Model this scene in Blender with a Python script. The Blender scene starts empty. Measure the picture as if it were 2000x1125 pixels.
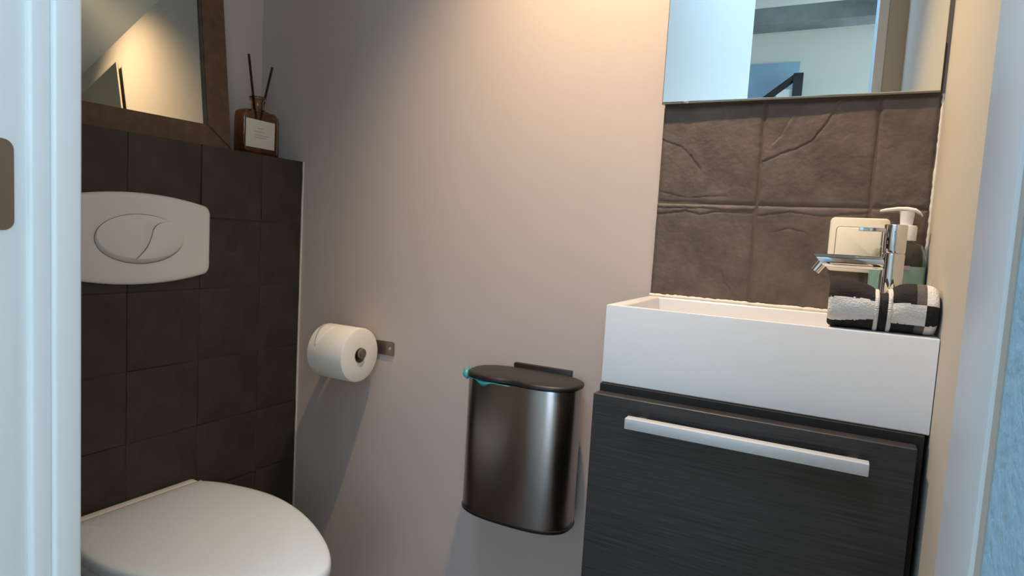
import bpy, bmesh, math, random
from mathutils import Vector, Matrix, noise

# ------------------------------------------------------------------ camera, world, light, exposure
SC = bpy.context.scene
ZB = 0.865                                   # washbasin rim height; heights below are given from the rim
cam_d = bpy.data.cameras.new('camera')
cam = bpy.data.objects.new('camera', cam_d)
SC.collection.objects.link(cam)
SC.camera = cam
YAW, PITCH, ROLL, FPX = 0.47998, 0.08195, 0.05774, 1224.5
cam_d.sensor_width = 36.0
cam_d.lens = 36.0 * FPX / 2000.0
cam_d.clip_start = 0.01
fw = Vector((-math.sin(YAW) * math.cos(PITCH), math.cos(YAW) * math.cos(PITCH), -math.sin(PITCH)))
rt = Vector((math.cos(YAW), math.sin(YAW), 0))
up = rt.cross(fw)
r2 = math.cos(ROLL) * rt + math.sin(ROLL) * up
u2 = -math.sin(ROLL) * rt + math.cos(ROLL) * up
M = Matrix((r2, u2, -fw)).transposed().to_4x4()
M.translation = Vector((1.13334, -1.08721, 0.08914 + ZB))
cam.matrix_world = M

W = bpy.data.worlds.new('world'); SC.world = W; W.use_nodes = True
bg = W.node_tree.nodes['Background']
bg.inputs[0].default_value = (0.62, 0.80, 1.0, 1); bg.inputs[1].default_value = 0.6

SPOT_W, WIN_SIDE_W, WIN_FAR_W, FILL_W = 28.5, 13.8, 16.5, 16.5
SPOT_LOC = (0.75, -0.30, 1.955)
SPOT_AIM = (0.09, 0.28, -0.95)
WARM = (1.0, 0.72, 0.43)
DAY_SIDE, DAY_FAR, DAY_ROOF = (0.60, 0.86, 1.0), (0.60, 0.79, 1.0), (0.44, 0.64, 1.0)

def light(name, kind, loc, rot, energy, color, **kw):
    d = bpy.data.lights.new(name, kind); d.energy = energy; d.color = color
    for k, v in kw.items(): setattr(d, k, v)
    o = bpy.data.objects.new(name, d); SC.collection.objects.link(o)
    o.location = loc; o.rotation_euler = rot
    return o

light('downlight_beam', 'SPOT', SPOT_LOC, Vector(SPOT_AIM).to_track_quat('-Z', 'Y').to_euler(), SPOT_W, WARM, spot_size=math.radians(95), spot_blend=1.0, shadow_soft_size=0.018)
light('daylight_side', 'AREA', (2.62, -2.05, 1.55), (0, math.radians(90), 0), WIN_SIDE_W, DAY_SIDE, shape='RECTANGLE', size=1.5, size_y=1.5)
light('daylight_far', 'AREA', (2.0, -4.22, 1.55), (math.radians(90), 0, 0), WIN_FAR_W, DAY_FAR, shape='RECTANGLE', size=1.1, size_y=1.5)
light('overhead_fill', 'AREA', (0.55, -1.35, 2.62), (0, 0, 0), FILL_W, DAY_ROOF, shape='RECTANGLE', size=0.9, size_y=0.6)  # overhead fill, added to brighten the toilet lid from above

SC.view_settings.view_transform = 'Standard'
SC.view_settings.look = 'None'
SC.view_settings.gamma = 1.0
SC.view_settings.use_curve_mapping = False
SC.view_settings.exposure = 1.1

# ------------------------------------------------------------------ helpers
COL = SC.collection
PI = math.pi

def lin(r, g, b):
    f = lambda c: (c / 255 / 12.92) if c / 255 <= 0.04045 else ((c / 255 + 0.055) / 1.055) ** 2.4
    return (f(r), f(g), f(b), 1)

def mat(name, col, rough=0.5, metal=0.0, noise_amt=0.0, noise_scale=20, bump=0.0, bump_scale=60, bump_dist=0.002, stretch=None, col2=None, **kw):
    m = bpy.data.materials.new(name); m.use_nodes = True
    nt = m.node_tree; b = nt.nodes['Principled BSDF']
    b.inputs['Base Color'].default_value = col
    b.inputs['Roughness'].default_value = rough
    b.inputs['Metallic'].default_value = metal
    for k, v in kw.items(): b.inputs[k].default_value = v
    tc = nt.nodes.new('ShaderNodeTexCoord'); src = tc.outputs['Object']
    if stretch:
        mp = nt.nodes.new('ShaderNodeMapping'); mp.inputs['Scale'].default_value = stretch
        nt.links.new(src, mp.inputs[0]); src = mp.outputs[0]
    if noise_amt or col2:
        n = nt.nodes.new('ShaderNodeTexNoise'); n.inputs['Scale'].default_value = noise_scale; n.inputs['Detail'].default_value = 6
        n.inputs['Roughness'].default_value = 0.62
        nt.links.new(src, n.inputs['Vector'])
        cr = nt.nodes.new('ShaderNodeValToRGB')
        c2 = col2 if col2 else tuple(c * (1 - noise_amt) for c in col[:3]) + (1,)
        c1 = col if col2 else tuple(min(1, c * (1 + noise_amt)) for c in col[:3]) + (1,)
        cr.color_ramp.elements[0].position = 0.32; cr.color_ramp.elements[0].color = c2
        cr.color_ramp.elements[1].position = 0.68; cr.color_ramp.elements[1].color = c1
        nt.links.new(n.outputs['Fac'], cr.inputs[0]); nt.links.new(cr.outputs[0], b.inputs['Base Color'])
    if bump:
        n2 = nt.nodes.new('ShaderNodeTexNoise'); n2.inputs['Scale'].default_value = bump_scale; n2.inputs['Detail'].default_value = 5
        nt.links.new(src, n2.inputs['Vector'])
        bp = nt.nodes.new('ShaderNodeBump'); bp.inputs['Strength'].default_value = bump; bp.inputs['Distance'].default_value = bump_dist
        nt.links.new(n2.outputs['Fac'], bp.inputs['Height']); nt.links.new(bp.outputs[0], b.inputs['Normal'])
    return m

MT = {}
MT['paint'] = mat('wall_paint_grey', lin(202, 187, 179), 0.75, noise_amt=0.015, noise_scale=9, bump=0.12, bump_scale=180, bump_dist=0.001)
MT['paint_cream'] = mat('wall_paint_cream', lin(198, 191, 178), 0.75, bump=0.12, bump_scale=160, bump_dist=0.001)
MT['hall'] = mat('hall_paint', lin(228, 226, 216), 0.8)
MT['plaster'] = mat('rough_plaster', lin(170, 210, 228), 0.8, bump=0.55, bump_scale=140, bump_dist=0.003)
MT['white'] = mat('white_paint', lin(232, 233, 232), 0.38, bump=0.05, bump_scale=40, bump_dist=0.001)
MT['ceil'] = mat('ceiling_paint', lin(225, 224, 220), 0.9)
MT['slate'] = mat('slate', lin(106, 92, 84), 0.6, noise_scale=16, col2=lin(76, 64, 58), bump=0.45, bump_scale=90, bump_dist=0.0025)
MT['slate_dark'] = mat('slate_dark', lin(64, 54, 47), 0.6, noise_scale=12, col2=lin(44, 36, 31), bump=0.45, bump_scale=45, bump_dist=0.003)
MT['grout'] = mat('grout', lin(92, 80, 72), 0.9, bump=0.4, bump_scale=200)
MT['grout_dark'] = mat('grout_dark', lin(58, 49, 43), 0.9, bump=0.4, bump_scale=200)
MT['seal'] = mat('sealant', lin(226, 220, 208), 0.6)
MT['ceramic'] = mat('ceramic', lin(238, 237, 233), 0.12)
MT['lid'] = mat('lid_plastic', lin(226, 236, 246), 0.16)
MT['basin'] = mat('basin_mineral', lin(230, 229, 227), 0.22)
MT['plastic'] = mat('plastic_white', lin(226, 221, 212), 0.3)
MT['cream'] = mat('switch_cream', lin(235, 226, 205), 0.35)
MT['groove'] = mat('dark_groove', lin(40, 32, 26), 0.8)
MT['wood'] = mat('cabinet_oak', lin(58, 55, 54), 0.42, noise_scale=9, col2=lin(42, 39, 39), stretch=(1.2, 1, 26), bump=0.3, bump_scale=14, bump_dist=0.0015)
MT['carcass'] = mat('carcass_dark', lin(24, 22, 21), 0.6)
MT['frame'] = mat('frame_wood', lin(104, 74, 52), 0.5, noise_scale=7, col2=lin(74, 50, 34), stretch=(6, 6, 1), bump=0.2, bump_scale=20)
MT['alu'] = mat('aluminium', lin(205, 208, 210), 0.32, 1.0)
MT['satin'] = mat('satin_aluminium', lin(214, 216, 218), 0.45, 0.35)
MT['chrome'] = mat('chrome', lin(225, 226, 228), 0.05, 1.0)
MT['steel'] = mat('brushed_steel', lin(168, 166, 165), 0.30, 1.0, Anisotropic=0.92)
MT['steel'].node_tree.nodes['Principled BSDF'].inputs['Anisotropic Rotation'].default_value = 0.25
_t = MT['steel'].node_tree.nodes.new('ShaderNodeTangent'); _t.direction_type = 'RADIAL'; _t.axis = 'Z'
MT['steel'].node_tree.links.new(_t.outputs[0], MT['steel'].node_tree.nodes['Principled BSDF'].inputs['Tangent'])
MT['nickel'] = mat('holder_steel', lin(150, 140, 132), 0.3, 1.0)
MT['black'] = mat('black_plastic', lin(38, 34, 33), 0.42)
MT['paper'] = mat('tissue_paper', lin(236, 232, 226), 0.9, bump=0.25, bump_scale=120, bump_dist=0.0008)
MT['core'] = mat('cardboard', lin(150, 126, 100), 0.9)
MT['mirror'] = mat('mirror_silver', (0.86, 0.90, 0.89, 1), 0.0, 1.0)
MT['mirror_old'] = mat('mirror_old', (0.52, 0.54, 0.47, 1), 0.01, 1.0)
MT['mirror_edge'] = mat('mirror_edge', lin(120, 118, 105), 0.25, 0.4)
MT['liner'] = mat('bin_liner', lin(60, 150, 150), 0.4)
MT['reed'] = mat('reed', lin(40, 26, 22), 0.8)
MT['label'] = mat('paper_label', lin(222, 210, 194), 0.8)
MT['ink'] = mat('label_ink', lin(165, 152, 135), 0.8)
MT['terry_white'] = mat('terry_white', lin(222, 216, 208), 0.95, bump=0.6, bump_scale=420, bump_dist=0.003)
MT['terry_black'] = mat('terry_black', lin(30, 26, 27), 0.95, bump=0.6, bump_scale=420, bump_dist=0.003)
MT['terry_grey'] = mat('terry_grey', lin(92, 86, 80), 0.9, bump=0.4, bump_scale=420, bump_dist=0.003)
MT['pump'] = mat('pump_white', lin(232, 230, 224), 0.3)
MT['floor'] = mat('floor_tile', lin(96, 84, 76), 0.5, noise_scale=5, col2=lin(78, 68, 60), bump=0.2, bump_scale=20)
MT['hall_floor'] = mat('hall_floor_oak', lin(196, 182, 160), 0.4, noise_scale=4, col2=lin(178, 160, 136), stretch=(1, 12, 1))
MT['beam'] = mat('dark_beam', lin(125, 130, 128), 0.6, noise_scale=3, col2=lin(80, 84, 82))
MT['canvas'] = mat('blue_canvas', lin(140, 176, 205), 0.7, noise_scale=2.2, col2=lin(165, 192, 214))
MT['amber'] = mat('amber_glass', lin(222, 186, 150), 0.03, IOR=1.45)
MT['amber'].node_tree.nodes['Principled BSDF'].inputs['Transmission Weight'].default_value = 1.0
MT['clear'] = mat('clear_plastic', lin(235, 240, 238), 0.04, IOR=1.3)
MT['clear'].node_tree.nodes['Principled BSDF'].inputs['Transmission Weight'].default_value = 1.0
MT['soap'] = mat('green_soap', lin(196, 240, 230), 0.15)
MT['soap'].node_tree.nodes['Principled BSDF'].inputs['Transmission Weight'].default_value = 0.15
MT['pane'] = mat('window_glass', (0.95, 0.98, 1, 1), 0.0, IOR=1.0)
MT['pane'].node_tree.nodes['Principled BSDF'].inputs['Transmission Weight'].default_value = 1.0
MT['purple'] = mat('label_purple', lin(150, 128, 156), 0.6)

def link(name, me, m=None, parent=None, loc=None):
    o = bpy.data.objects.new(name, me); COL.objects.link(o)
    if m is not None:
        for x in (m if isinstance(m, (list, tuple)) else [m]): me.materials.append(x)
    if parent: o.parent = parent
    if loc: o.location = loc
    return o

def finish(bm, name, smooth=None):
    bmesh.ops.recalc_face_normals(bm, faces=bm.faces)
    me = bpy.data.meshes.new(name); bm.to_mesh(me); bm.free()
    if smooth is not None:
        for p in me.polygons: p.use_smooth = True
        me.set_sharp_from_angle(angle=math.radians(smooth))
    return me

def box_bm(bm, x0, x1, y0, y1, z0, z1, bev=0.0, seg=2):
    t = bmesh.new()
    bmesh.ops.create_cube(t, size=1)
    for v in t.verts:
        v.co = Vector((x0 + (v.co.x + .5) * (x1 - x0), y0 + (v.co.y + .5) * (y1 - y0), z0 + (v.co.z + .5) * (z1 - z0)))
    if bev: bmesh.ops.bevel(t, geom=t.edges[:], offset=bev, segments=seg, profile=0.5, affect='EDGES', clamp_overlap=True)
    me = bpy.data.meshes.new('t'); t.to_mesh(me); t.free(); bm.from_mesh(me); bpy.data.meshes.remove(me)

def box(name, x0, x1, y0, y1, z0, z1, m, parent=None, bev=0.0, seg=2, off=None):
    """coordinates in world metres; off = the thing's base, the mesh is made relative to it"""
    bm = bmesh.new()
    o = off or (0, 0, 0)
    box_bm(bm, x0 - o[0], x1 - o[0], y0 - o[1], y1 - o[1], z0 - o[2], z1 - o[2], bev, seg)
    return link(name, finish(bm, name, 35 if bev else None), m, parent)

def loft(bm, rings, cap0=True, cap1=True, closed=True):
    R = [[bm.verts.new(p) for p in r] for r in rings]
    n = len(rings[0])
    for a, b in zip(R[:-1], R[1:]):
        for i in range(n if closed else n - 1):
            j = (i + 1) % n
            try: bm.faces.new((a[i], a[j], b[j], b[i]))
            except ValueError: pass
    if cap0: bm.faces.new(R[0][::-1])
    if cap1: bm.faces.new(R[-1])
    return R

def lathe(name, prof, m, parent=None, seg=40, axis='z', smooth=40, caps=True, loc=None):
    """prof: list of (radius, height)"""
    bm = bmesh.new(); rings = []
    for r, h in prof:
        ring = []
        for i in range(seg):
            a = 2 * PI * i / seg; c, s = r * math.cos(a), r * math.sin(a)
            ring.append({'z': (c, s, h), 'x': (h, c, s), 'y': (c, h, s)}[axis])
        rings.append(ring)
    loft(bm, rings, caps, caps)
    return link(name, finish(bm, name, smooth), m, parent, loc)

def tube_bm(bm, pts, r, seg=12, cap=True):
    pts = [Vector(p) for p in pts]; rings = []
    rr = r if isinstance(r, (list, tuple)) else [r] * len(pts)
    t = (pts[1] - pts[0]).normalized(); ref = Vector((0, 0, 1)) if abs(t.z) < .9 else Vector((1, 0, 0))
    for i, p in enumerate(pts):
        t = ((pts[min(i + 1, len(pts) - 1)]) - (pts[max(i - 1, 0)])).normalized()
        a = t.cross(ref).normalized(); b = t.cross(a).normalized()
        rings.append([p + rr[i] * (math.cos(2 * PI * k / seg) * a + math.sin(2 * PI * k / seg) * b) for k in range(seg)])
    loft(bm, rings, cap, cap)

def tube(name, pts, r, m, parent=None, seg=14, smooth=40):
    bm = bmesh.new(); tube_bm(bm, pts, r, seg)
    return link(name, finish(bm, name, smooth), m, parent)

def thing(name, label, cat, loc=(0, 0, 0), group=None):
    o = bpy.data.objects.new(name, None); COL.objects.link(o); o.location = loc
    o.empty_display_size = 0.05
    o['label'] = label; o['category'] = cat
    if group: o['group'] = group
    return o

def tag(o, label, cat, group=None):
    o['label'] = label; o['category'] = cat
    if group: o['group'] = group
    return o

def struct(o, label, cat=None):
    o['kind'] = 'structure'; o['label'] = label
    o['category'] = cat or o.name.split('_')[0]
    return o

def supell(a, b, n, k=64, x=0, y=0):
    out = []
    for i in range(k):
        t = 2 * PI * i / k; c, s = math.cos(t), math.sin(t)
        out.append((x + math.copysign(abs(c) ** (2 / n), c) * a, y + math.copysign(abs(s) ** (2 / n), s) * b))
    return out

def rrect(hw, hh, r, k=6, cx=0, cy=0):
    """rounded rectangle outline"""
    out = []
    for qx, qy, a0 in ((1, 1, 0), (-1, 1, 90), (-1, -1, 180), (1, -1, 270)):
        for i in range(k + 1):
            a = math.radians(a0 + 90 * i / k)
            out.append((cx + qx * (hw - r) + r * math.cos(a), cy + qy * (hh - r) + r * math.sin(a)))
    return out

# ------------------------------------------------------------------ the setting
XW = 1.2418           # right wall
XL = -0.150           # wall above the toilet ledge
YD = -0.780           # inner face of the door wall
YH = -0.880           # hall face of the door wall
ZC = 2.36             # ceiling
XO0, XO1 = 0.551, 1.181   # door opening
ZLEDGE = ZB + 0.2347

struct(box('floor', XL, XW, YH, 0, -0.05, 0, MT['floor']), 'dark tiled floor of the small toilet room')
ZS, SLOPE = ZB + .88, .80                       # the ceiling slopes down towards the back wall
bm = bmesh.new()
zd = ZS - YD * SLOPE
loft(bm, [[(x, .1, ZS - .1 * SLOPE), (x, YD, zd), (x, YH, zd), (x, YH, zd + .08), (x, YD, zd + .08), (x, .1, ZS - .1 * SLOPE + .08)] for x in (XL - .1, XW + .1)])
struct(link('ceiling', finish(bm, 'ceiling'), MT['ceil']), 'white ceiling sloping down to the back wall, mirrored in the leaning mirror')
wall_back = struct(box('wall_back', XL - .1, XW + .1, 0, 0.1, 0, ZC, MT['paint']), 'smooth light grey painted wall between toilet and basin')
struct(box('wall_left', XL - .1, XL, YH, 0, 0, ZC, MT['paint']), 'grey painted wall above the toilet ledge behind the leaning mirror')
struct(box('wall_right', XW, XW + .1, YH, 0, 0, ZC, MT['paint_cream']), 'cream painted wall touching the right end of the basin')
bm = bmesh.new()
box_bm(bm, XL, XO0 - .045, YH, YD, 0, ZC)
box_bm(bm, XO1, XW, -.845, YD, 0, ZC)
box_bm(bm, XO0 - .045, XO1, YH, YD, 2.06, ZC)
struct(link('wall_door', finish(bm, 'wall_door'), MT['paint_cream']), 'cream wall around the doorway, mirrored above the basin', 'wall')
struct(box('wall_reveal', XO1 + .0005, XW + .1, -1.0, -.8455, 0, ZC, MT['plaster']), 'rough pale blue plaster of the doorway at the far right edge', 'wall')

# door frame at the left: stepped jamb profile with a hinge
jamb = bpy.data.objects.new('trim_1', None); COL.objects.link(jamb); jamb.location = (XO0, YD, 0)
struct(jamb, 'stepped white door frame at the left edge of the picture', 'door frame')
off = (XO0, YD, 0)
box('door_stop', XO0 - .045, XO0, -.8005, YD + .002, 0, 2.06, MT['white'], jamb, .003, 3, off)
box('frame_bead', XO0 - .045, XO0 - .0035, -.8165, -.8000, 0, 2.06, MT['white'], jamb, .003, 3, off)
box('frame_rebate', XO0 - .045, XO0 - .0085, -.885, -.8160, 0, 2.06, MT['white'], jamb, .0015, 2, off)
hz = ZB + .107
bm = bmesh.new()
ring = rrect(.015, .036, .008, 5)
hx = XO0 - .0085
loft(bm, [[(hx - .001 - off[0], -.8405 + p[0] - off[1], hz + p[1]) for p in ring], [(hx + .0012 - off[0], -.8405 + p[0] - off[1], hz + p[1]) for p in ring]])
hinge = link('hinge_leaf', finish(bm, 'hinge_leaf'), MT['nickel'], jamb); hinge['label'] = 'rounded steel hinge leaf'
bm = bmesh.new(); tube_bm(bm, [(hx + .004 - off[0], -.8445 - off[1], hz - .036), (hx + .004 - off[0], -.8445 - off[1], hz + .036)], .005, 16)
link('hinge_barrel', finish(bm, 'hinge_barrel', 40), MT['nickel'], jamb)
struct(box('trim_2', XO1 - .0015, XO1 + .02, -.838, YD + .004, 0, 2.06, MT['white'], None, .001), 'narrow painted edge of the doorway at the right', 'door frame')

# open door leaf, swung out into the hall (seen in the basin mirror)
dl = bpy.data.objects.new('door_1', None); COL.objects.link(dl); dl.location = (XO0 - .004, -.892, 0)
struct(dl, 'white door leaf standing open, mirrored above the basin', 'door')
box('door_panel', 0, .63, -.04, 0, .012, 2.04, MT['white'], dl, .002)
dl.rotation_euler = (0, 0, -math.radians(66))
bm = bmesh.new(); tube_bm(bm, [(.57, .0, 1.05), (.57, .05, 1.05), (.56, .055, 1.05), (.46, .055, 1.05)], .009, 12)
link('door_handle', finish(bm, 'door_handle', 40), MT['alu'], dl)

# the hall behind the camera, seen only in the mirror
HX0, HX1, HY = -0.9, 2.55, -4.15
HC = ZB + 1.72
struct(box('floor_hall', HX0, HX1, HY, YH, -0.05, 0, MT['hall_floor']), 'hall floor outside the toilet door', 'floor')
bm = bmesh.new()
for (a0, a1, b0, b1) in ((HX0 - .1, .1, HY - .1, YH), (1.0, HX1 + .1, HY - .1, YH), (.1, 1.0, HY - .1, -1.7), (.1, 1.0, -1.0, YH)): box_bm(bm, a0, a1, b0, b1, HC, HC + .05)
struct(link('ceiling_hall', finish(bm, 'ceiling_hall'), MT['ceil']), 'pale hall ceiling mirrored above the basin', 'ceiling')
rw = bpy.data.objects.new('window_3', None); COL.objects.link(rw); struct(rw, 'unseen opening added in the hall ceiling for the overhead fill light', 'window')  # added, unseen: ceiling opening that lets the overhead fill through
for (a0, a1, b0, b1) in ((.1, .14, -1.7, -1.0), (.96, 1.0, -1.7, -1.0), (.14, .96, -1.7, -1.66), (.14, .96, -1.04, -1.0)): box('window_frame', a0, a1, b0, b1, HC - .01, HC + .06, MT['white'], rw)
struct(box('wall_hall_left', HX0 - .1, HX0, HY, YH, 0, HC, MT['hall']), 'left wall of the hall', 'wall')
def wall_with_hole(name, axis, at, th, a0, a1, h, w0, w1, s0, s1, m, label):
    bm = bmesh.new()
    for (p0, p1, q0, q1) in ((a0, w0, 0, h), (w1, a1, 0, h), (w0, w1, 0, s0), (w0, w1, s1, h)):
        if axis == 'x': box_bm(bm, at, at + th, p0, p1, q0, q1)
        else: box_bm(bm, p0, p1, at, at + th, q0, q1)
    return struct(link(name, finish(bm, name), m), label, 'wall')
wall_with_hole('wall_hall_right', 'x', HX1, .1, HY, YH, HC, -2.8, -1.3, .8, 2.3, MT['hall'], 'hall wall with the side window')
wall_with_hole('wall_hall_far', 'y', HY - .1, .1, HX0, HX1, HC, 1.45, 2.55 - .02, .8, 2.3, MT['hall'], 'far hall wall mirrored above the basin')
bm = bmesh.new(); box_bm(bm, HX0, XL - .1, YH - .0, YH + .1, 0, HC); box_bm(bm, XW + .1, HX1 + .1, YH, YH + .1, 0, HC); box_bm(bm, XL - .1, XW + .1, YH, YH + .1, ZC + .05, HC)
struct(link('wall_hall_near', finish(bm, 'wall_hall_near'), MT['hall']), 'hall wall either side of the toilet room', 'wall')
for k, (ax, at, p0, p1, txt) in enumerate((('x', HX1, -2.8, -1.3, 'side window letting daylight into the hall'), ('y', HY - .1, 1.45, 2.53, 'far window letting daylight into the hall'))):
    wroot = bpy.data.objects.new('window_%d' % (k + 1), None); COL.objects.link(wroot); struct(wroot, txt, 'window')
    for (u0, u1, v0, v1) in ((p0, p0 + .05, .8, 2.3), (p1 - .05, p1, .8, 2.3), (p0, p1, .8, .85), (p0, p1, 2.25, 2.3)):
        if ax == 'x': box('window_frame', at + .02, at + .06, u0, u1, v0, v1, MT['white'], wroot)
        else: box('window_frame', u0, u1, at + .04, at + .08, v0, v1, MT['white'], wroot)
box('hall_beam', HX0, HX1, -3.28, -3.12, ZB + 1.46, ZB + 1.56, MT['beam'])
tag(bpy.data.objects['hall_beam'], 'dark grey beam across the hall, mirrored at the top of the basin mirror', 'beam')
tag(box('canvas_picture', .28, .83, HY, HY + .03, ZB + .95, ZB + 1.50, MT['canvas'], None, .003), 'pale blue canvas picture on the hall wall, mirrored above the basin', 'picture')
ea = thing('easel_frame', 'black slanted frame mirrored in front of the blue picture', 'frame', (.84, -3.95, 0))
bm = bmesh.new(); box_bm(bm, -.035, .03, -.02, .02, 0, ZB + 1.37); link('upright', finish(bm, 'upright'), MT['black'], ea)
bm = bmesh.new(); tube_bm(bm, [(-.01, 0, ZB + 1.355), (-.30, .0, ZB + 1.13)], .024, 4); link('brace', finish(bm, 'brace'), MT['black'], ea)
bm = bmesh.new(); box_bm(bm, -.14, -.036, -.012, .0, ZB + .9, ZB + 1.262); link('sheet', finish(bm, 'sheet'), MT['white'], ea)

# ------------------------------------------------------------------ slate tiles
def seg_dist(p, a, b):
    ab = b - a; t_ = max(0, min(1, (p - a).dot(ab) / ab.dot(ab)))
    q = a + ab * t_
    side = ab.x * (p.y - a.y) - ab.y * (p.x - a.x)
    return (p - q).length, (1 if side > 0 else -1)

def slate_mesh(name, w, h, t, seed, n, amp=0.0016, edge=0.0022, cracks=()):
    """a tile lying in local (u, v), its face along +n at height t, with flaked relief and worn edges"""
    bm = bmesh.new(); V = []
    for j in range(n + 1):
        row = []
        for i in range(n + 1):
            u, v = i / n * w, j / n * h
            p = Vector((u * 9 + seed * 7.3, v * 9 + seed * 3.1, seed * 1.7))
            f = noise.fractal(p, 0.9, 2.1, 4)
            lay = f * 2.2 + 0.5 * noise.noise(p * 0.5 + Vector((9, 0, 0)))
            st = math.floor(lay * 1.6); fr = lay * 1.6 - st
            ter = (st + min(1, max(0, (fr - .42) / .10))) / 1.6            # flakes: flat steps with short risers
            hgt = amp * (0.6 * ter + 0.25 * lay) + 0.00022 * noise.fractal(p * 6, .8, 2.1, 3)
            pj = Vector((u + .0011 * noise.noise(p * 11), v + .0011 * noise.noise(p * 11 + Vector((3, 8, 1)))))
            for line, dep in cracks:
                best = min((seg_dist(pj, Vector((a[0] * w, a[1] * h)), Vector((b[0] * w, b[1] * h))) for a, b in zip(line[:-1], line[1:])), key=lambda q: q[0])
                if best[0] < .02:
                    hgt += dep * (best[1] * .5 * math.exp(-best[0] / .008) - .9 * math.exp(-(best[0] / .0013) ** 2))
            d = min(u, w - u, v, h - v) + 0.0012 * noise.noise(p * 4 + Vector((0, 5, 0)))
            k = max(0.0, min(1.0, d / 0.006)); 
            z = t + max(-.0025, min(.003, hgt)) - edge * (1 - k) ** 2
            row.append(bm.verts.new((u, v, z)))
        V.append(row)
    for j in range(n):
        for i in range(n): bm.faces.new((V[j][i], V[j][i + 1], V[j + 1][i + 1], V[j + 1][i]))
    rim = [V[0][i] for i in range(n)] + [V[j][n] for j in range(n)] + [V[n][n - i] for i in range(n)] + [V[n - j][0] for j in range(n)]
    low = [bm.verts.new((v.co.x, v.co.y, 0)) for v in rim]
    L = len(rim)
    for i in range(L): bm.faces.new((rim[i], low[i], low[(i + 1) % L], rim[(i + 1) % L]))
    return finish(bm, name, 50)

# cistern boxing with tiles, left
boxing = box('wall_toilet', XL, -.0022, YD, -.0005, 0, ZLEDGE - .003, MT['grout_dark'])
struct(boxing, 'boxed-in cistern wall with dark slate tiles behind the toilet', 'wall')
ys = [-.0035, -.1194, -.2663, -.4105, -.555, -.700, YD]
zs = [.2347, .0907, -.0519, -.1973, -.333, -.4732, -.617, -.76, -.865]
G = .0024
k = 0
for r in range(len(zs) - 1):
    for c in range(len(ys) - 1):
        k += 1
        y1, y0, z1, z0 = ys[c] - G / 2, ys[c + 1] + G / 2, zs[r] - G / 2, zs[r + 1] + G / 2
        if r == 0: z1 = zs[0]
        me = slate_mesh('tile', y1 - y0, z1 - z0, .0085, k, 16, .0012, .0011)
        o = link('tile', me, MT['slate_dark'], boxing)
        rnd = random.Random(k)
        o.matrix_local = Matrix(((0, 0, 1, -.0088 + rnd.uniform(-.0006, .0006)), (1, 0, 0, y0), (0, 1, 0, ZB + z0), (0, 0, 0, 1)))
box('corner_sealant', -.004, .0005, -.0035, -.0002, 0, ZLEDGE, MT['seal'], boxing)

# backsplash tiles, right
CR = {(1, 1): (([(0, .42), (.18, .5), (.32, .55), (.45, .62), (.56, .78), (.66, .97)], .0013), ([(.31, .98), (.23, .82), (.17, .68), (.1, .6)], .0008)),
      (1, 0): (([(0, .66), (.22, .58), (.32, .48), (.42, .36)], .0009), ([(0, .12), (.3, .05), (.7, .08)], .0007)),
      (0, 0): (([(0, .885), (.3, .93), (.45, .90), (.62, .935), (1, .93)], .0016), ([(0, .955), (.5, .965), (.8, .945), (1, .96)], .0011), ([(.72, .32), (.76, .2), (.82, .14)], .0008)),
      (0, 1): (([(0, .90), (.3, .95), (.6, .92), (1, .96)], .0010), ([(.22, .76), (.32, .79), (.45, .76)], .0008))}
xs = [.8422, 1.0052, 1.1642, XW - .003]
zz = [.0, .1619, .325, .488]
k = 100
for r in range(3):
    for c in range(3):
        k += 1
        x0, x1, z0, z1 = xs[c] + .0012, xs[c + 1] - .0012, zz[r] + .0012, zz[r + 1] - .0012
        if r == 2: z1 = z0 + .07
        me = slate_mesh('tile', x1 - x0, z1 - z0, .0062, k + .35, 110 if r < 2 else 12, .00055, .0020, CR.get((r, c), ()))
        o = link('tile', me, MT['slate'], wall_back)
        o.matrix_local = Matrix(((1, 0, 0, x0), (0, 0, -1, 0), (0, 1, 0, ZB + z0), (0, 0, 0, 1)))
box('tile_grout', xs[0] + .002, xs[-1], -.0042, .0, ZB, ZB + .395, MT['grout'], wall_back)
def bead(name, a, b, r, n, seed, parent, flat):
    """a hand-smeared sealant line from a to b"""
    rnd = random.Random(seed); a, b = Vector(a), Vector(b); pts = []; rr = []
    for i in range(n + 1):
        pts.append(a.lerp(b, i / n)); rr.append(r * rnd.uniform(.7, 1.35))
    bm = bmesh.new(); tube_bm(bm, pts, rr, 8); return link(name, finish(bm, name, 60), MT['seal'], parent)
bead('sealant', (xs[0], -.0065, ZB + .0022), (XW, -.0065, ZB + .0022), .0027, 90, 3, wall_back, 0)
bead('sealant', (XW - .0010, -.0060, ZB), (XW - .0010, -.0060, ZB + .325), .0020, 60, 5, wall_back, 0)

# ------------------------------------------------------------------ mirror above the basin
tm = math.radians(.68)
mroot = thing('wall_mirror', 'frameless rectangular mirror above the slate backsplash', 'mirror', (1.0352, -.0125, ZB + .3283))
bm = bmesh.new(); box_bm(bm, -.1936, .2005, -.003, .003, 0, .472, .0012, 2)
g = link('mirror_glass', finish(bm, 'mirror_glass', 20), MT['mirror'], mroot)
bm = bmesh.new(); box_bm(bm, -.1926, .1916, .0031, .0042, .001, .471); link('mirror_back', finish(bm, 'mirror_back'), MT['mirror_edge'], mroot)
bm = bmesh.new(); box_bm(bm, -.1936, .2005, -.0031, .0046, -.0022, .0); link('edge_strip', finish(bm, 'edge_strip'), MT['mirror_edge'], mroot)
for sx in (-.155,):
    bm = bmesh.new(); box_bm(bm, sx - .006, sx + .006, -.0036, .0046, -.0030, .0012, .0005); link('mirror_clip', finish(bm, 'mirror_clip', 30), MT['nickel'], mroot)
mroot.rotation_euler = (0, 0, tm)

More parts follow.
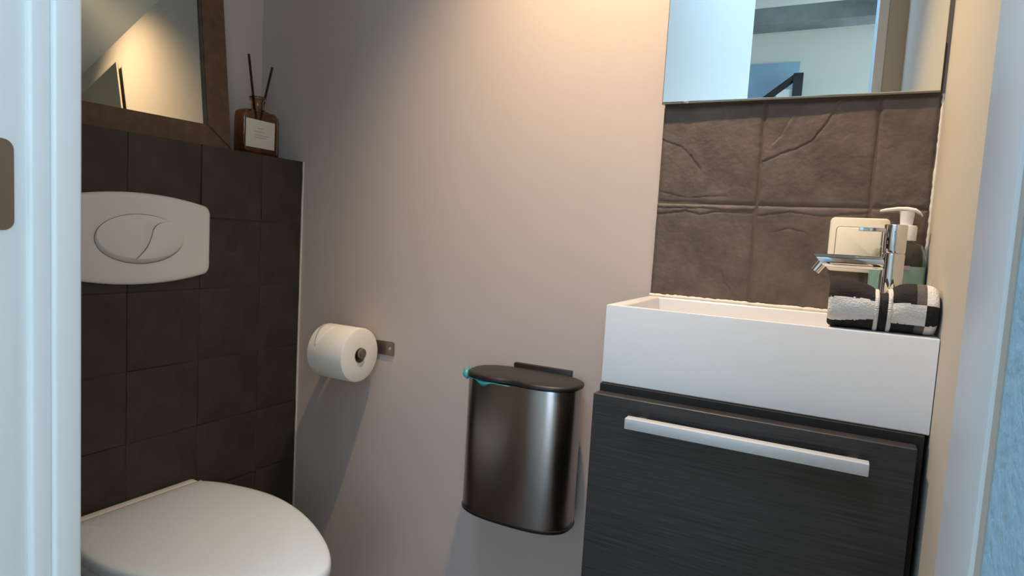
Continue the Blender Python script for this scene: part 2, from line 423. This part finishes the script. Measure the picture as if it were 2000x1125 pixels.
# ------------------------------------------------------------------ leaning framed mirror on the ledge
tau, psi = math.radians(7.0), math.radians(-4.8)
n_ = Vector((math.cos(tau) * math.cos(psi), math.sin(psi), math.sin(tau) * math.cos(psi))).normalized()
u_ = Vector((0, 0, 1)).cross(n_).normalized(); w_ = n_.cross(u_)
lm = thing('leaning_mirror', 'mirror in a wide dark wooden frame leaning on the toilet ledge', 'mirror')
MM = Matrix((u_, w_, n_)).transposed().to_4x4(); MM.translation = Vector((-.055, -.3, ZB + .29))
lm.matrix_world = MM
gx0, gx1, gy0, gy1, fwd = -.34, .075, -.009, .40, .052
bm = bmesh.new(); box_bm(bm, gx0 - .005, gx1 + .005, gy0 - .005, gy1 + .005, -.004, 0); link('mirror_glass', finish(bm, 'mirror_glass'), MT['mirror_old'], lm)
def frame_piece(name, q):
    bm = bmesh.new()
    loft(bm, [[(x, y, -.012) for x, y in q], [(x, y, .008) for x, y in q]])
    bmesh.ops.bevel(bm, geom=bm.edges[:], offset=.0015, segments=2, affect='EDGES')
    link(name, finish(bm, name, 35), MT['frame'], lm)
f0, f1, h0, h1 = gx0 - fwd, gx1 + fwd, gy0 - .0455, gy1 + fwd
g_ = .0006
frame_piece('stile', [(gx1, gy0 + g_), (f1, h0 + g_), (f1, h1 - g_), (gx1, gy1 - g_)])
frame_piece('stile', [(f0, h0 + g_), (gx0, gy0 + g_), (gx0, gy1 - g_), (f0, h1 - g_)])
frame_piece('rail', [(f0 + g_, h0), (f1 - g_, h0), (gx1 - g_, gy0), (gx0 + g_, gy0)])
frame_piece('rail', [(gx0 + g_, gy1), (gx1 - g_, gy1), (f1 - g_, h1), (f0 + g_, h1)])

# ------------------------------------------------------------------ flush plate
fp = thing('flush_plate', 'white flush plate with bowed edges and an oval two-part button', 'flush plate', (.0005, -.393, ZB + .046))
def plate_outline(a, b, r=.018, n=14):
    """barrel-shaped plate: long sides bowed, short ends nearly straight, rounded corners"""
    pts = []
    eh = b * .78                                   # half height at the short ends
    def top(y): return eh + (b - eh) * (1 - (y / a) ** 2)
    m = 26
    for i in range(m + 1):
        y = -(a - r) + 2 * (a - r) * i / m; pts.append((y, top(y)))
    y_e, z_e = a - r, top(a - r)
    for i in range(1, 7):
        t = math.radians(75 - 75 * i / 6); pts.append((y_e + r * math.cos(t) * .98, z_e - r + r * math.sin(t)))
    half = pts[:]
    lower = [(y, -z) for y, z in reversed(half[:])]
    left_up = [(-y, z) for y, z in reversed(half[m + 1:])]
    left_dn = [(-y, -z) for y, z in half[m + 1:]]
    return left_up + half + lower + left_dn
def yz_loft(name, outline_fn, layers, m, parent, smooth=50):
    bm = bmesh.new()
    loft(bm, [[(x, p[0], p[1]) for p in outline_fn(s)] for s, x in layers])
    return link(name, finish(bm, name, smooth), m, parent)
yz_loft('plate', lambda s: plate_outline(.143 - s, .083 - s), [(0, 0), (0, .005), (.0015, .0075), (.005, .0092), (.012, .0100), (.04, .0112)], MT['plastic'], fp)
OA, OB = .0805, .0445
bm = bmesh.new(); loft(bm, [[(x, a[0], a[1]) for a in supell(OA + .0006, OB + .0006, 2, 72)] for x in (.009, .01135)]); link('button_gap', finish(bm, 'button_gap'), MT['groove'], fp)
# the oval is cut in two by an S curve
def s_curve(t, gap):
    pts = [(-.014, -.0445), (.006, -.022), (.016, 0), (.022, .018), (.034, .029), (.052, .0335)]
    f = t * (len(pts) - 1); i = min(int(f), len(pts) - 2); a = f - i
    def P(j): j = max(0, min(len(pts) - 1, j)); return Vector(pts[j])
    p0, p1, p2, p3 = P(i - 1), P(i), P(i + 1), P(i + 2)
    q = .5 * ((2 * p1) + (p2 - p0) * a + (2 * p0 - 5 * p1 + 4 * p2 - p3) * a * a + (3 * p1 - p0 - 3 * p2 + p3) * a ** 3)
    return (q.x + gap, q.y)
def arc(a0, a1, k=40): return [(OA * math.cos(math.radians(a0 + (a1 - a0) * i / k)), OB * math.sin(math.radians(a0 + (a1 - a0) * i / k))) for i in range(k + 1)]
aT = math.degrees(math.atan2(.0335 / OB, .052 / OA)); aB = math.degrees(math.atan2(-.0438 / OB, -.014 / OA))
S = [s_curve(i / 24, 0) for i in range(1, 24)]
big = [(x, y) for x, y in arc(aT, 360 + aB)] + [(x - .0005, y) for x, y in S]
small = [(x, y) for x, y in arc(aB, aT)] + [(x + .0005, y) for x, y in S[::-1]]
for nm, ol in (('large_button', big), ('small_button', small)):
    bm = bmesh.new()
    cx, cy = sum(p[0] for p in ol) / len(ol), sum(p[1] for p in ol) / len(ol)
    def lay(s, x, lift): return [(x + (lift * (1 - (p[1] + OB) / (2 * OB))), cx + (p[0] - cx) * s, cy + (p[1] - cy) * s + (lift * 1.1 if lift else 0) * (1 - (p[1] + OB) / (2 * OB))) for p in ol]
    loft(bm, [lay(1, .0095, 0), lay(1, .0112, 0), lay(.985, .0125, .007), lay(.96, .0130, .007)])
    link(nm, finish(bm, nm, 50), MT['plastic'], fp)

# ------------------------------------------------------------------ reed diffuser on the ledge
dx, dy = -.055, -.090
rd = thing('reed_diffuser', 'brown glass reed diffuser with cream label and two dark sticks on the ledge', 'diffuser', (dx, dy, ZLEDGE))
def bottle_prof(hw, hd):
    return [(hw * .93, hd * .9, .001), (hw, hd, .006), (hw, hd, .082), (hw * .96, hd * .97, .0935), (hw * .80, hd * .86, .0995), (.018, .016, .1015), (.0145, .0145, .105), (.0135, .0135, .122), (.0175, .0175, .1265), (.0185, .0185, .131), (.0165, .0165, .1325)]
bm = bmesh.new()
bp = bottle_prof(.051, .018)
rings = []
for hw, hd, z in bp:
    rings.append([(p[1], p[0], z) for p in rrect(hw, hd, min(hw, hd) * (.55 if z < .1 else .995), 6)])
inner = [[(p[1], p[0], z + (.004 if i < 2 else -.002 if i > 8 else 0)) for p in rrect(max(hw - .0035, .009), max(hd - .0035, .009), max(min(hw, hd) - .0035, .009) * (.5 if z < .1 else .995), 6)] for i, (hw, hd, z) in enumerate(bp)]
R = loft(bm, rings, True, False); R2 = loft(bm, inner, True, False)
nn = len(R[-1])
for i in range(nn): bm.faces.new((R[-1][i], R[-1][(i + 1) % nn], R2[-1][(i + 1) % nn], R2[-1][i]))
b_ = link('glass_bottle', finish(bm, 'glass_bottle', 50), MT['amber'], rd)
box('paper_label', .0184, .0188, -.045, .033, .018, .079, MT['label'], rd)
for i, (w0, w1, z) in enumerate(((-.016, .000, .060), (-.024, .006, .053), (-.021, .016, .045), (-.021, .010, .040))):
    box('print_line', .0188, .01892, w0, w1, z, z + .0012, MT['ink'], rd)
tube('reed', [(.0, .006, .02), (.004, -.030, .2185)], .0026, MT['reed'], rd, 8)
tube('reed', [(.004, -.012, .02), (.002, .036, .206)], .0026, MT['reed'], rd, 8)

# ------------------------------------------------------------------ toilet
YT = -.405
tl = thing('toilet', 'white wall-hung toilet with closed rounded lid', 'toilet', (.0, YT, 0))
lid_w = [(.028, .108), (.034, .126), (.07, .142), (.11, .151), (.15, .157), (.2, .1585), (.25, .1515), (.3, .1375), (.35, .117), (.4, .090), (.44, .063), (.468, .036), (.481, .012)]
def lid_ring(s, z, dome=0.0, x_mid=.24):
    pts = [(x, w) for x, w in lid_w]
    ol = [(x, w) for x, w in pts] + [(x, -w) for x, w in reversed(pts)]
    return [((x_mid + (x - x_mid) * s), y * s, z) for x, y in ol]
def smooth_outline(ol, k=3):
    out = []
    n = len(ol)
    for i in range(n):
        p0, p1, p2, p3 = (Vector(ol[(i + j - 1) % n]) for j in range(4))
        for a in (j / k for j in range(k)):
            out.append(tuple(.5 * ((2 * p1) + (p2 - p0) * a + (2 * p0 - 5 * p1 + 4 * p2 - p3) * a * a + (3 * p1 - p0 - 3 * p2 + p3) * a ** 3)))
    return out
ZL = ZB - .432
bm = bmesh.new()
loft(bm, [smooth_outline(lid_ring(s, ZL + z)) for s, z in ((.955, -.024), (.99, -.024), (1.0, -.020), (1.0, -.011), (.992, -.0055), (.975, -.0025), (.94, -.0008), (.85, .0008), (.6, .0022), (.3, .003))])
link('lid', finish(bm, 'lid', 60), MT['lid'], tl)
bm = bmesh.new()
loft(bm, [smooth_outline(lid_ring(s, ZL + z)) for s, z in ((.93, -.044), (.975, -.043), (.985, -.038), (.985, -.030), (.97, -.0255))])
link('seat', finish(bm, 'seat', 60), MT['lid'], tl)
# bowl: outline widens at the wall, narrows below
def bowl_ring(s, z, front, back_w):
    pts = [(.001, back_w), (.03, back_w + .002), (.09, .158), (.17, .168), (.25, .160), (.33, .130), (.40, .090), (.44, .054), (.462, .018)]
    pts = [(x * front, w * s) for x, w in pts]
    return [(x, y, z) for x, y in pts] + [(x, -y, z) for x, y in reversed(pts)]
bm = bmesh.new()
loft(bm, [smooth_outline(bowl_ring(s, z, f, b)) for s, z, f, b in ((.70, .09, .50, .135), (.80, .12, .62, .14), (.88, .20, .80, .15), (.95, .30, .93, .155), (.985, .36, .985, .158), (1.0, ZL - .056, 1.0, .158), (.985, ZL - .0475, .99, .152))])
link('bowl', finish(bm, 'bowl', 60), MT['ceramic'], tl)
bm = bmesh.new(); box_bm(bm, .001, .0265, -.205, .128, ZL - .052, ZL - .0065, .006, 3); link('back_ledge', finish(bm, 'back_ledge', 40), MT['ceramic'], tl)

# ------------------------------------------------------------------ toilet paper and holder
ry, rz, rx1, RL, RR = -.074, ZB - .175, .255, .096, .0575
hd_ = thing('toilet_paper_holder', 'brushed steel wall holder with screwed back plate carrying the paper roll', 'paper holder', (.2, 0, rz))
o3 = (.2, 0, rz)
box('back_plate', .118, .287, -.0035, -.0002, ZB - .1865, ZB - .1565, MT['nickel'], hd_, .0006, 1, o3)
lathe('screw', [(.0005, -.0045), (.0032, -.0045), (.0036, -.0036)], MT['alu'], hd_, 16, 'y', loc=(.077, 0, .004))
bm = bmesh.new(); tube_bm(bm, [(-.072, -.003, .0), (-.072, ry + .012, .0), (-.070, ry + .004, 0), (-.062, ry, 0), (rx1 + .004 - .2, ry, 0)], .0098, 20)
link('rod', finish(bm, 'rod', 40), MT['nickel'], hd_)
lathe('end_cap', [(.0001, .0025), (.0095, .0025), (.0108, .0018), (.0112, .0), (.0112, -.004)], MT['nickel'], hd_, 28, 'x', loc=(rx1 + .0050 - .2, ry, 0))
# roll hangs on the rod: its hole's top rests on the rod
hole = .0205
drop = hole - .0098
tr = thing('toilet_paper_roll', 'white toilet paper roll hanging on the steel holder', 'toilet paper', (rx1, ry, rz - drop * .35))
hole_r = .0150
prof = [(hole_r + .0012, -.0008), (RR - .003, 0), (RR - .0008, -.0012), (RR, -.004), (RR, -RL + .004), (RR - .0008, -RL + .0012), (RR - .003, -RL), (hole_r + .0012, -RL + .0008)]
bm = bmesh.new(); rings = [[(h, r * math.cos(2 * PI * i / 64), r * math.sin(2 * PI * i / 64)) for i in range(64)] for r, h in prof]
Rr = loft(bm, rings, False, False)
for i in range(64): bm.faces.new((Rr[0][i], Rr[-1][i], Rr[-1][(i + 1) % 64], Rr[0][(i + 1) % 64]))
link('paper', finish(bm, 'paper', 40), MT['paper'], tr)
bm = bmesh.new(); rings = [[(h, r * math.cos(2 * PI * i / 40), r * math.sin(2 * PI * i / 40)) for i in range(40)] for r, h in ((hole_r, -.0002), (hole_r + .0011, -.0002), (hole_r + .0011, -RL + .0002), (hole_r, -RL + .0002))]
Rr = loft(bm, rings, False, False)
for i in range(40): bm.faces.new((Rr[0][i], Rr[-1][i], Rr[-1][(i + 1) % 40], Rr[0][(i + 1) % 40]))
link('core', finish(bm, 'core', 40), MT['core'], tr)
# folded, pointed end of the first sheet
bm = bmesh.new(); V = []
for j in range(13):
    t = j / 12; a = math.radians(100 + t * 62)             # angle round the roll, towards the room
    half = .22 * RL * (1 - t) + .0008
    xm = -RL * .76 - .002 * t
    row = [bm.verts.new((xm + s * half, RR * 1.012 * math.cos(a), RR * 1.012 * math.sin(a))) for s in (-1, -.5, 0, .5, 1)]
    V.append(row)
for j in range(12):
    for i in range(4): bm.faces.new((V[j][i], V[j][i + 1], V[j + 1][i + 1], V[j + 1][i]))
me = finish(bm, 'folded_sheet', 60); fs = link('folded_sheet', me, MT['paper'], tr)
md = fs.modifiers.new('thick', 'SOLIDIFY'); md.thickness = .0007

# ------------------------------------------------------------------ wall-mounted waste bin
bx, by = .641, -.070
wb = thing('waste_bin', 'brushed steel wall-mounted waste bin with black lid', 'waste bin', (bx, by, ZB - .424))
def bin_ol(g=0.0, notch=0.0):
    out = []
    for x, y in supell(.108 + g, .057 + g, 2.7, 96):
        if notch and y < 0:
            y += notch * math.exp(-((x + .004) / .026) ** 2)
        out.append((x, y))
    return out
BH = .252
bm = bmesh.new(); loft(bm, [[(x, y, z) for x, y in bin_ol(g)] for g, z in ((-.002, .004), (0, .006), (0, BH - .003), (-.0008, BH))], True, True)
link('body', finish(bm, 'body', 50), MT['steel'], wb)
bm = bmesh.new(); loft(bm, [[(x, y, z) for x, y in bin_ol(g)] for g, z in ((-.010, -.001), (-.001, -.001), (.0012, .001), (.0012, .0055), (-.001, .0062))]); link('base_ring', finish(bm, 'base_ring', 50), MT['black'], wb)
bm = bmesh.new(); loft(bm, [[(x, y, z) for x, y in bin_ol(g, .0105)] for g, z in ((-.003, BH + .0005), (.0018, BH + .0015), (.0026, BH + .005), (.0018, BH + .008), (-.001, BH + .0098), (-.006, BH + .0106), (-.03, BH + .0115))]); link('lid', finish(bm, 'lid', 60), MT['black'], wb)
bm = bmesh.new(); box_bm(bm, -.054, .066, .0585, .0698, BH - .075, BH + .0170, .0012); link('wall_bracket', finish(bm, 'wall_bracket', 30), MT['black'], wb)
# bin liner: a strip pinched between body and lid whose torn ends stick out
rnd = random.Random(4)
ol = bin_ol(.0016)
bm = bmesh.new(); V = []
sel = [p for p in ol]
idx = sorted([i for i, p in enumerate(sel) if p[0] < .0 and p[1] < .012], key=lambda i: math.atan2(-sel[i][1], -sel[i][0]))
prev = None
for q, i in enumerate(idx):
    x, y = sel[i]
    f = q / (len(idx) - 1)
    dep = .0006
    if f < .16: dep = .0105 * (1 - f / .16 * .5)
    elif .62 < f < .86: dep = .0095 * math.sin((f - .62) / .24 * PI)
    out_ = .0035 + rnd.uniform(0, .0035) if f < .16 else .0012
    d = Vector((x, y)).normalized()
    a = bm.verts.new((x - d.x * .002, y - d.y * .002, .0004)); b = bm.verts.new((x + d.x * out_, y + d.y * out_, -dep * .5 + (rnd.uniform(-.001, .003) if f < .16 else 0))); c = bm.verts.new((x + d.x * .0006, y + d.y * .0006, -dep))
    if prev: bm.faces.new((prev[0], a, b, prev[1])); bm.faces.new((prev[1], b, c, prev[2]))
    prev = (a, b, c)
# the crumpled ear at the left end
base = Vector(min(sel, key=lambda p: p[0] + abs(p[1] + .012) * .3))
ear = [(.004, -.016, -.009), (-.009, -.012, -.004), (-.0125, -.004, .010), (-.0065, -.003, .005), (-.0045, .002, .014), (-.001, .006, .004), (-.004, .011, .011), (.002, .012, -.002)]
vs = [bm.verts.new((base.x + a, base.y + b, c)) for a, b, c in ear]
for a, b, c in ((0, 1, 3), (1, 2, 3), (0, 3, 5), (3, 4, 5), (0, 5, 7), (5, 6, 7)): bm.faces.new((vs[a], vs[b], vs[c]))
lo = link('bin_liner', finish(bm, 'bin_liner', 60), MT['liner'], wb, (0, 0, BH)); lo['label'] = 'teal plastic liner sticking out under the lid'
md = lo.modifiers.new('thick', 'SOLIDIFY'); md.thickness = .0004

# ------------------------------------------------------------------ washbasin
X0, X1, YF, ZBOT = .8418, XW - .001, -.2303, ZB - .1125
wbn = thing('washbasin', 'rectangular white washbasin with a deep front apron', 'washbasin', (X0, 0, ZBOT))
ix0, ix1, iy0, iy1, dz = X0 + .020, 1.128, YF + .0085, -.020, .062
bm = bmesh.new()
def V3(x, y, z): return (x - X0, y, z - ZBOT)
def sq(x0, x1, y0, y1, z): return [V3(x0, y0, z), V3(x1, y0, z), V3(x1, y1, z), V3(x0, y1, z)]
b_ = .0014
rings = [sq(X0 + .001, X1, YF + .001, -.0005, ZBOT), sq(X0, X1, YF, -.0005, ZBOT + .0012), sq(X0, X1, YF, -.0005, ZB - b_), sq(X0 + b_ * .3, X1, YF + b_ * .3, -.0005, ZB - b_ * .3), sq(X0 + b_, X1, YF + b_, -.0005, ZB),
         sq(ix0, ix1, iy0, iy1, ZB), sq(ix0 + .0015, ix1 - .0015, iy0 + .0010, iy1 - .0012, ZB - .0015), sq(ix0 + .004, ix1 - .012, iy0 + .004, iy1 - .004, ZB - dz * .9), sq(ix0 + .012, ix1 - .022, iy0 + .012, iy1 - .012, ZB - dz)]
loft(bm, rings)
link('basin_body', finish(bm, 'basin_body', 30), MT['basin'], wbn)
lathe('drain', [(.001, .0016), (.016, .0016), (.021, .0008), (.0215, 0)], MT['chrome'], wbn, 32, loc=(1.06 - X0, -.11, ZB - dz - ZBOT))

# ------------------------------------------------------------------ vanity cabinet
CX0, CX1, CF, CT, CB = .8418, 1.2280, -.2608, ZB - .1240, ZB - .62
vc = thing('vanity_cabinet', 'dark wood-grain wall cabinet under the washbasin', 'cabinet', (CX0, 0, CB))
o4 = (CX0, 0, CB)
box('carcass', CX0 + .001, 1.2360, -.238, -.001, CB, ZBOT - .0006, MT['carcass'], vc, 0, 1, o4)
cd = box('door', CX0, CX1, CF, -.2395, CB - .002, CT + .001, MT['wood'], vc, .0009, 1, o4)
hb = box('handle', .898, 1.1815, -.2905, -.2745, ZB - .1565, ZB - .1420, MT['satin'], cd, .0008, 2, o4)
for px in (.915, 1.165): box('handle_post', px - .005, px + .005, -.2745, CF, ZB - .1535, ZB - .145, MT['alu'], cd, 0, 1, o4)

# ------------------------------------------------------------------ faucet
fx, fy = 1.1935, -.115
fc = thing('faucet', 'chrome cylindrical basin tap with straight spout and flat lever', 'faucet', (fx, fy, ZB))
FR = .0135
lathe('base_ring', [(.001, 0), (.0165, 0), (.0165, .002), (FR, .004), (FR, .005)], MT['chrome'], fc, 40)
lathe('body', [(FR, .004), (FR, .0945), (FR - .0008, .0953), (.001, .0953)], MT['chrome'], fc, 48)
lathe('lever_cap', [(FR - .0012, .0953), (FR - .0004, .0963), (FR, .0970), (FR, .1325), (FR - .0008, .1335), (.0005, .1338)], MT['chrome'], fc, 48)
bm = bmesh.new(); box_bm(bm, -.043, -.010, -.0052, .0052, .1235, .1285, .0009); link('lever', finish(bm, 'lever', 30), MT['chrome'], fc)
bm = bmesh.new()
rings = []
for i, (x, r) in enumerate(((-.008, .0092), (-.080, .0092))):
    rings.append([(x - (0 if i == 0 else .016 * (math.sin(2 * PI * k / 32) + 1) * .5), r * math.cos(2 * PI * k / 32) - .004 * i, .0815 + r * math.sin(2 * PI * k / 32)) for k in range(32)])
loft(bm, rings); link('spout', finish(bm, 'spout', 50), MT['chrome'], fc)
bm = bmesh.new(); tube_bm(bm, [(-.083, -.004, .0785), (-.0915, -.0045, .0655)], [.0072, .0066], 24); link('nozzle', finish(bm, 'nozzle', 50), MT['chrome'], fc)

# ------------------------------------------------------------------ light switch
sw = thing('light_switch', 'cream square rocker switch on the slate tiles behind the tap', 'switch', (1.1530, -.0064, ZB + .106))
def plate(name, hw, hh, r, y0, y1, m, bev=.0015):
    bm = bmesh.new()
    loft(bm, [[(p[0], y0, p[1]) for p in rrect(hw, hh, r)], [(p[0], y1 + bev, p[1]) for p in rrect(hw, hh, r)], [(p[0], y1 + bev * .3, p[1]) for p in rrect(hw - bev * .4, hh - bev * .4, r)], [(p[0], y1, p[1]) for p in rrect(hw - bev, hh - bev, max(r - bev, .001))]])
    return link(name, finish(bm, name, 50), m, sw)
plate('switch_plate', .0395, .0405, .007, 0, -.0085, MT['cream'])
plate('rocker_gap', .0308, .0268, .005, -.0080, -.0087, MT['groove'], .0001)
plate('rocker', .0300, .0260, .0045, -.0080, -.0108, MT['cream'])

# ------------------------------------------------------------------ soap dispenser
sd = thing('soap_dispenser', 'clear pump bottle with pale green hand soap behind the tap', 'soap bottle', (1.2045, -.0310, ZB))
def oval_ring(hw, hd, z, k=44): return [(x + (.006 if z > .105 else 0), y, z) for x, y in supell(hw, hd, 2.3, k)]
bm = bmesh.new()
pr_ = [(.033, .018, .001), (.0355, .0205, .005), (.0362, .0212, .060), (.0358, .0208, .086), (.032, .0185, .101), (.022, .0145, .1095), (.0115, .0115, .1135), (.0110, .0110, .118)]
R = loft(bm, [oval_ring(*p) for p in pr_], True, False)
R2 = loft(bm, [oval_ring(max(a - .0012, .0095), max(b - .0012, .0095), c + (.001 if i < 2 else 0)) for i, (a, b, c) in enumerate(pr_)], True, False)
for i in range(44): bm.faces.new((R[-1][i], R[-1][(i + 1) % 44], R2[-1][(i + 1) % 44], R2[-1][i]))
link('bottle', finish(bm, 'bottle', 50), MT['clear'], sd)
bm = bmesh.new(); loft(bm, [oval_ring(a - .0014, b - .0014, c) for a, b, c in ((.032, .0175, .0024), (.0355, .0205, .006), (.0362, .0212, .060), (.0360, .0210, .079))]); link('soap', finish(bm, 'soap', 50), MT['soap'], sd)
lathe('collar', [(.0115, .1152), (.0140, .1155), (.0143, .1345), (.0130, .137), (.006, .1375)], MT['pump'], sd, 36, loc=(.006, 0, 0))
lathe('pump_stem', [(.0078, .137), (.0080, .141), (.0096, .157), (.001, .1575)], MT['pump'], sd, 28, loc=(.006, 0, 0))
bm = bmesh.new()
rings = []
for x, w, t, z in ((a_, b_2, c_, d_ + .0145) for a_, b_2, c_, d_ in ((-.034, .0030, .0016, .1420), (-.028, .0038, .0022, .1435), (-.012, .0060, .0028, .1458), (0, .0080, .0034, .1455), (.010, .0078, .0032, .1438), (.0155, .0065, .0026, .1402), (.0185, .0045, .0018, .1365))):
    rings.append([(x, w * math.cos(2 * PI * k / 20), z + t * math.sin(2 * PI * k / 20)) for k in range(20)])
loft(bm, rings); link('pump_head', finish(bm, 'pump_head', 60), MT['pump'], sd, (.006, 0, 0))
tube('dip_tube', [(-.004, 0, .012), (.006, 0, .116)], .0022, MT['pump'], sd, 10)
bm = bmesh.new(); box_bm(bm, .003, .014, -.0219, -.0214, .074, .080); link('bottle_label', finish(bm, 'bottle_label'), MT['purple'], sd)

# ------------------------------------------------------------------ rolled hand towel
TX0, TX1 = 1.1235, 1.2385
tw = thing('hand_towel', 'rolled black and white checked towel on the right corner of the basin', 'towel', (TX0, -.190, ZB))
TLn = TX1 - TX0
bandx = [(0.0, .435, 0), (.435, .475, 3), (.475, .555, 2), (.555, .592, 3), (.592, .80, 0), (.80, .885, 4), (.885, 1.0, 1)]
NS, NA = 150, 150
bm = bmesh.new(); V = []
def tw_pt(s, a):
    """s along the roll 0..1, a angle from the front (-y) upwards"""
    hy, hz_ = .036, .0285
    e = 1.0
    if s < .05: e = .86 + .14 * math.sqrt(max(0, 1 - ((.05 - s) / .05) ** 2))
    if s > .93: e = .80 + .20 * math.sqrt(max(0, 1 - ((s - .93) / .07) ** 2))
    c, n = math.cos(a), math.sin(a)
    y = -math.copysign(abs(c) ** .82, c) * hy * e
    z = hz_ + math.copysign(abs(n) ** .82, n) * hz_ * e
    up_ = max(0, n)
    z -= up_ * .0085 * math.exp(-((s - .515) / .085) ** 2)          # the waist under the band
    z -= up_ * .005 * max(0, .45 - s) * (1 if s < .45 else 0) * 0 
    z += up_ * .0035 * math.sin(s * 9 + .5)
    f = noise.noise(Vector((s * 5, c * 2.2, n * 2.2))) * .0016
    y += f * -c; z = max(0.0004, z + f * n)
    return Vector((s * TLn, y, z))
for i in range(NS + 1):
    V.append([bm.verts.new(tw_pt(i / NS, 2 * PI * j / NA)) for j in range(NA)])
def row_of(a):
    d = math.degrees(a) % 360
    if d > 180: d -= 360
    return d
def mat_at(s, a):
    d = row_of(a)
    k = 0
    for s0, s1, kk in bandx:
        if s0 <= s < s1 or (s1 == 1.0 and s >= s0): k = kk
    wob = 1.6 * noise.noise(Vector((s * 40, 3.3, 0)))
    lo = -40 + (17 * s / .435 if s < .435 else 12) + wob
    hi = 15 + 3 * math.sin(s * 5) + wob
    white = lo < d < hi
    if k == 0: return 0 if white or d > 128 else 1
    if k == 1: return 1 if white or d > 128 else 0
    if k == 2: return 1
    if k == 3: return 0
    if k == 4: return 0 if white else 2
for i in range(NS):
    for j in range(NA):
        f = bm.faces.new((V[i][j], V[i + 1][j], V[i + 1][(j + 1) % NA], V[i][(j + 1) % NA]))
        f.material_index = mat_at((i + .5) / NS, 2 * PI * (j + .5) / NA)
for i, rev in ((0, 1), (NS, 0)):
    cen = sum((v.co for v in V[i]), Vector()) / NA
    cv = bm.verts.new(cen + Vector((.006 if i == 0 else -.006, 0, 0)))
    for j in range(NA):
        f = bm.faces.new((V[i][j], V[i][(j + 1) % NA], cv)); f.material_index = 1
link('terry_cloth', finish(bm, 'terry_cloth', 70), [MT['terry_white'], MT['terry_black'], MT['terry_grey']], tw)
for s in (.455, .573):
    bm = bmesh.new()
    m_ = 60
    for j in range(m_):
        a = math.radians(-62 + 200 * j / m_)
        p = tw_pt(s, a)
        bmesh.ops.create_icosphere(bm, subdivisions=1, radius=.0024, matrix=Matrix.Translation(p) @ Matrix.Rotation(a, 4, 'X') @ Matrix.Diagonal((1.15, .8, 1.0, 1)))
    link('braid', finish(bm, 'braid', 80), MT['terry_white'], tw)

# ------------------------------------------------------------------ recessed downlight
dn = thing('downlight', 'round recessed spot in the sloping ceiling above the bin', 'ceiling light', (SPOT_LOC[0], SPOT_LOC[1], ZS - SPOT_LOC[1] * SLOPE))
bm = bmesh.new()
rings = [[(r * math.cos(2 * PI * i / 40), r * math.sin(2 * PI * i / 40), z) for i in range(40)] for r, z in ((.045, 0), (.045, -.003), (.040, -.005), (.033, -.004), (.033, 0))]
loft(bm, rings, False, False); link('ring', finish(bm, 'ring', 40), MT['alu'], dn)
dn.rotation_euler = (-math.atan(SLOPE), 0, 0)
